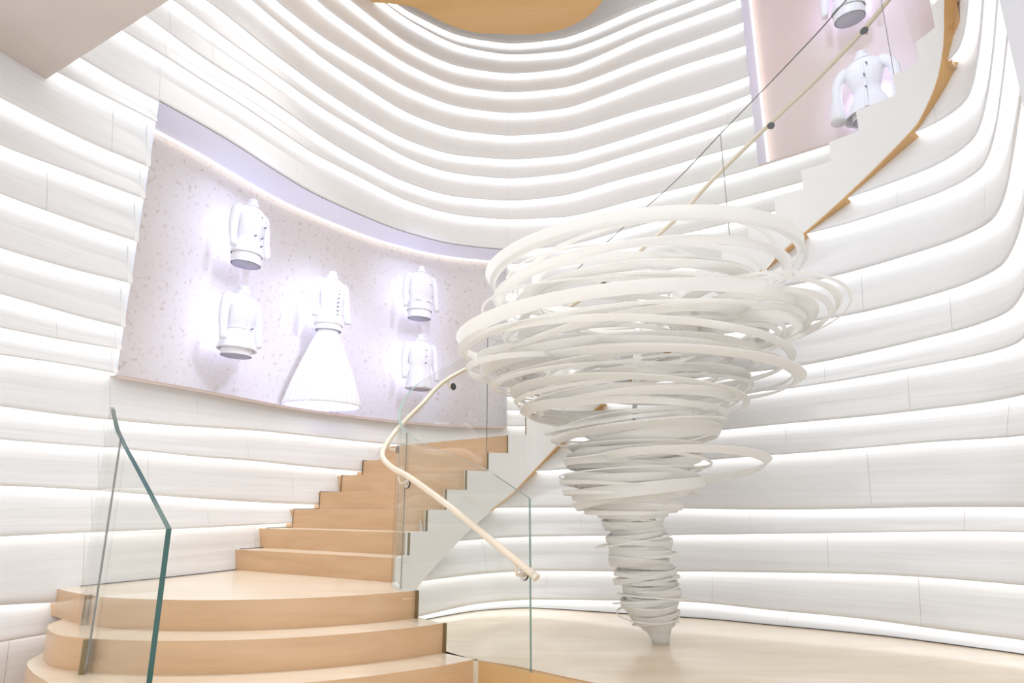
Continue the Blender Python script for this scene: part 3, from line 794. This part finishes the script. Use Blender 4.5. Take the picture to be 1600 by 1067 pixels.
# ------------------------------------------------------------------ spot lamps aimed at the garments (the niche lighting)
def spot(s, z, power, col, tgt_off=.25, src=2.0, size=26, dz=1.3):
    ld = bpy.data.lights.new('niche_spot', 'SPOT'); ld.energy = power; ld.color = col
    ld.spot_size = math.radians(size); ld.spot_blend = 0.9; ld.shadow_soft_size = .16
    o = bpy.data.objects.new('niche_spot', ld); sc.collection.objects.link(o)
    a = C_OUT.at(s, tgt_off); b = C_OUT.at(s, -src)
    o.location = (b[0], b[1], z + dz + EYE)
    dv = Vector((a[0] - b[0], a[1] - b[1], -dz)); o.rotation_euler = dv.to_track_quat('-Z', 'Y').to_euler()
SPOTS = [(3.05, 2.5, 120), (3.05, 1.62, 120), (4.12, 1.75, 190), (5.22, 2.5, 120), (5.24, 1.6, 120), (10.5, 4.05, 120), (10.5, 5.2, 120)]
for s_, z_, p_ in SPOTS:
    spot(s_, z_, p_, (.56, .61, 1.0), size=30 if p_ < 150 else 44)

# small halo lamps fixed to the lining behind each garment
for s_, z_, p_ in [(3.15, 2.50, 3.4), (3.155, 1.62, 3.4), (4.17, 2.1, 3), (4.17, 1.35, 8), (5.29, 2.5, 3.2), (5.315, 1.62, 3.2), (s_of(3.55, 5.58), 4.05, 4.5), (s_of(3.50, 5.60), 5.25, 4)]:
    ld = bpy.data.lights.new('halo_lamp', 'POINT'); ld.energy = p_; ld.color = (.55, .60, 1.0); ld.shadow_soft_size = .06
    o = bpy.data.objects.new('halo_lamp', ld); sc.collection.objects.link(o); q_ = C_OUT.at(s_, .33); o.location = (q_[0], q_[1], z_ + EYE)

# ------------------------------------------------------------------ the swirling sculpture
sculpt = empty('tornado_sculpture', (.92, 4.32, -.83),
               'tall white tornado sculpture of swirling ribbon rings standing on the platform', 'sculpture')
rnd = random.Random(11)
def ring(cx, cy, cz, r, w, slant, tilt, taz, ecc=1.0, eaz=0.0, thk=.007, n=80, wob=.0, ph=0.0, wv=.35):
    """A closed ribbon: width w, leaning outwards by slant, the whole ring tipped by tilt towards azimuth taz."""
    V = []; F = []; ca, sa = math.cos(slant), math.sin(slant)
    ax = Vector((-math.sin(taz), math.cos(taz), 0)); R = Matrix.Rotation(tilt, 3, ax); E = Matrix.Rotation(eaz, 3, 'Z')
    for k in range(n):
        q = 2 * math.pi * k / n
        rr = r * (1 + wob * math.sin(2 * q + ph)); ww = w * (1 + wv * math.sin(q + ph))
        rad = Vector((math.cos(q), math.sin(q), 0)); c = Vector((rr * math.cos(q), rr * ecc * math.sin(q), wob * r * .5 * math.sin(3 * q + ph)))
        du = (rad * sa + Vector((0, 0, ca))) * (ww / 2); dn = (rad * ca - Vector((0, 0, sa))) * (thk / 2)
        for s1, s2 in ((-1, -1), (1, -1), (1, 1), (-1, 1)):
            p = R @ (E @ (c + du * s1 + dn * s2)); V.append((cx + p.x, cy + p.y, cz + p.z))
    for k in range(n):
        a, b = 4 * k, 4 * ((k + 1) % n)
        for j in range(4):
            F.append((a + j, b + j, b + (j + 1) % 4, a + (j + 1) % 4))
    o = part('ribbon_ring', V, F, M['paper'], sculpt)
    for p in o.data.polygons: p.use_smooth = True
    if hasattr(o.data, 'set_sharp_from_angle'): o.data.set_sharp_from_angle(angle=math.radians(50))
    return o

PROF = [(-.755,.909,.085),(-.68,.893,.140),(-.586,.882,.180),(-.491,.875,.200),(-.395,.852,.190),(-.309,.823,.200),(-.218,.815,.200),(-.139,.785,.172),
        (-.071,.785,.215),(.002,.776,.300),(.084,.78,.385),(.187,.784,.40),(.291,.835,.47),(.397,.85,.57),(.504,.80,.60),(.634,.805,.74),(.766,.811,.92),
        (.90,.80,1.03),(1.05,.78,1.03),(1.20,.76,1.02),(1.36,.80,.98),(1.50,.88,1.02),(1.64,.92,1.0),(1.74,.93,.90)]
pz = [p[0] for p in PROF]; px_ = [p[1] for p in PROF]; pr = [p[2] for p in PROF]
def prof(z): return float(np.interp(z, pz, px_)), float(np.interp(z, pz, pr))
AX = 4.33
# base cone
v, f = loft([(-.83, .052, .052, .925, 4.32), (-.80, .058, .058, .922, 4.32), (-.74, .085, .085, .912, 4.325), (-.70, .10, .10, .90, 4.33)], 32, cap0=True)
part('base_cone', v, f, M['paper'], sculpt, smooth=True)
v, f = tube_mesh('core_post', [(.90, 4.33, -.72), (.82, 4.33, -.2), (.79, 4.33, .2), (.85, 4.33, .8), (.90, 4.33, 1.3)], .028, 10)
part('core_post', v, f, M['paper'], sculpt, smooth=True)
# tightly wound foot
z = -.715
while z < .30:
    x, r = prof(z)
    w = rnd.uniform(.020, .046) if z < 0 else rnd.uniform(.025, .06)
    j = .06 if rnd.random() < .85 else .22
    ring(x + rnd.uniform(-.15, .15) * r, AX + rnd.uniform(-.02, .02), z, r * rnd.uniform(.84, .98 + j), w, math.radians(rnd.uniform(0, 30)),
         math.radians(rnd.uniform(-12, 7)), rnd.uniform(-.6, 1.2), ecc=rnd.uniform(.88, 1.0), eaz=rnd.uniform(0, 3), n=56)
    if rnd.random() < .16:
        ring(x + rnd.uniform(-.04, .04), AX, z, r * rnd.uniform(1.1, 1.35), .010, .2, math.radians(rnd.uniform(-12, 12)), rnd.uniform(0, 3), n=56, thk=.005)
    z += rnd.uniform(.012, .019)
# looser middle
z = .30
while z < .75:
    x, r = prof(z)
    ring(x + rnd.uniform(-.08, .08), AX + rnd.uniform(-.05, .05), z + rnd.uniform(-.02, .02), r * rnd.uniform(.72, 1.05), rnd.uniform(.03, .085),
         math.radians(rnd.uniform(30, 120)), math.radians(rnd.uniform(-9, 4)), rnd.uniform(-.5, .5), ecc=rnd.uniform(.85, 1.0), eaz=rnd.uniform(0, 3), n=80)
    z += rnd.uniform(.020, .030)
# wide funnel head
z = .78
while z < 1.60:
    x, r = prof(z)
    fr = rnd.choice([rnd.uniform(.45, .8), rnd.uniform(.75, 1.0)])
    ring(x + rnd.uniform(-1, 1) * r * (1 - fr) * .9, AX + rnd.uniform(-1, 1) * r * (1 - fr) * .6, z + rnd.uniform(-.03, .03), r * fr, rnd.choice([rnd.uniform(.02, .05), rnd.uniform(.03, .08)]),
         math.radians(rnd.uniform(35, 80)), math.radians(rnd.uniform(-6, 5)), rnd.uniform(-.6, .8), ecc=rnd.uniform(.84, 1.0), eaz=rnd.uniform(0, 3), n=112,
         wob=rnd.uniform(0, .02), ph=rnd.uniform(0, 6), wv=.6)
    z += rnd.uniform(.024, .034)
# the rings that stand out
BIG = [ # cx, cy, cz, r, w, slant, tilt, taz
 (.915, 4.33, 1.61, 1.07, .125, 30, -3, 0.3), (.93, 4.30, 1.56, 1.07, .035, 60, -2, 0.6), (.90, 4.35, 1.48, 1.0, .09, 60, -4, 0.2),
 (.80, 4.25, 1.12, 1.15, .11, 30, -3, 0.2), (.80, 4.28, 1.05, 1.12, .035, 60, -3, 0.2), (.745, 4.30, .96, 1.09, .07, 55, 3, 0.0),
 (.955, 4.30, .83, .93, .10, 65, 3, 0.1), (.95, 4.30, .86, .90, .03, 40, 3, 0.1), (1.05, 4.32, .25, .61, .08, 50, 7, 1.57),
 (.77, 4.33, .12, .45, .03, 40, 4, 0.0), (.86, 4.3, 1.38, .80, .10, 60, -2, 0.0), (.70, 4.2, 1.06, .62, .10, 60, 4, 0.4)]
for b in BIG:
    ring(b[0], b[1], b[2], b[3], b[4], math.radians(b[5]), math.radians(b[6]), b[7], ecc=.97, n=128, thk=.008)
for i in range(11):
    r = .535 - .036 * i
    ring(1.505 + rnd.uniform(-.02, .02) - .010 * i, 3.78 + rnd.uniform(-.03, .03), 1.165 - .018 * i + rnd.uniform(-.015, .015), r, rnd.uniform(.025, .075),
         math.radians(rnd.uniform(35, 80)), math.radians(rnd.uniform(6, 11)), 1.45, ecc=rnd.uniform(.92, 1.0), n=96)
for i in range(7):
    r = .52 - .05 * i
    ring(.22 + .03 * i, 4.25, .93 + rnd.uniform(-.05, .05), r, rnd.uniform(.04, .10), math.radians(rnd.uniform(20, 60)), math.radians(rnd.uniform(-4, 4)), 0.2, n=80)
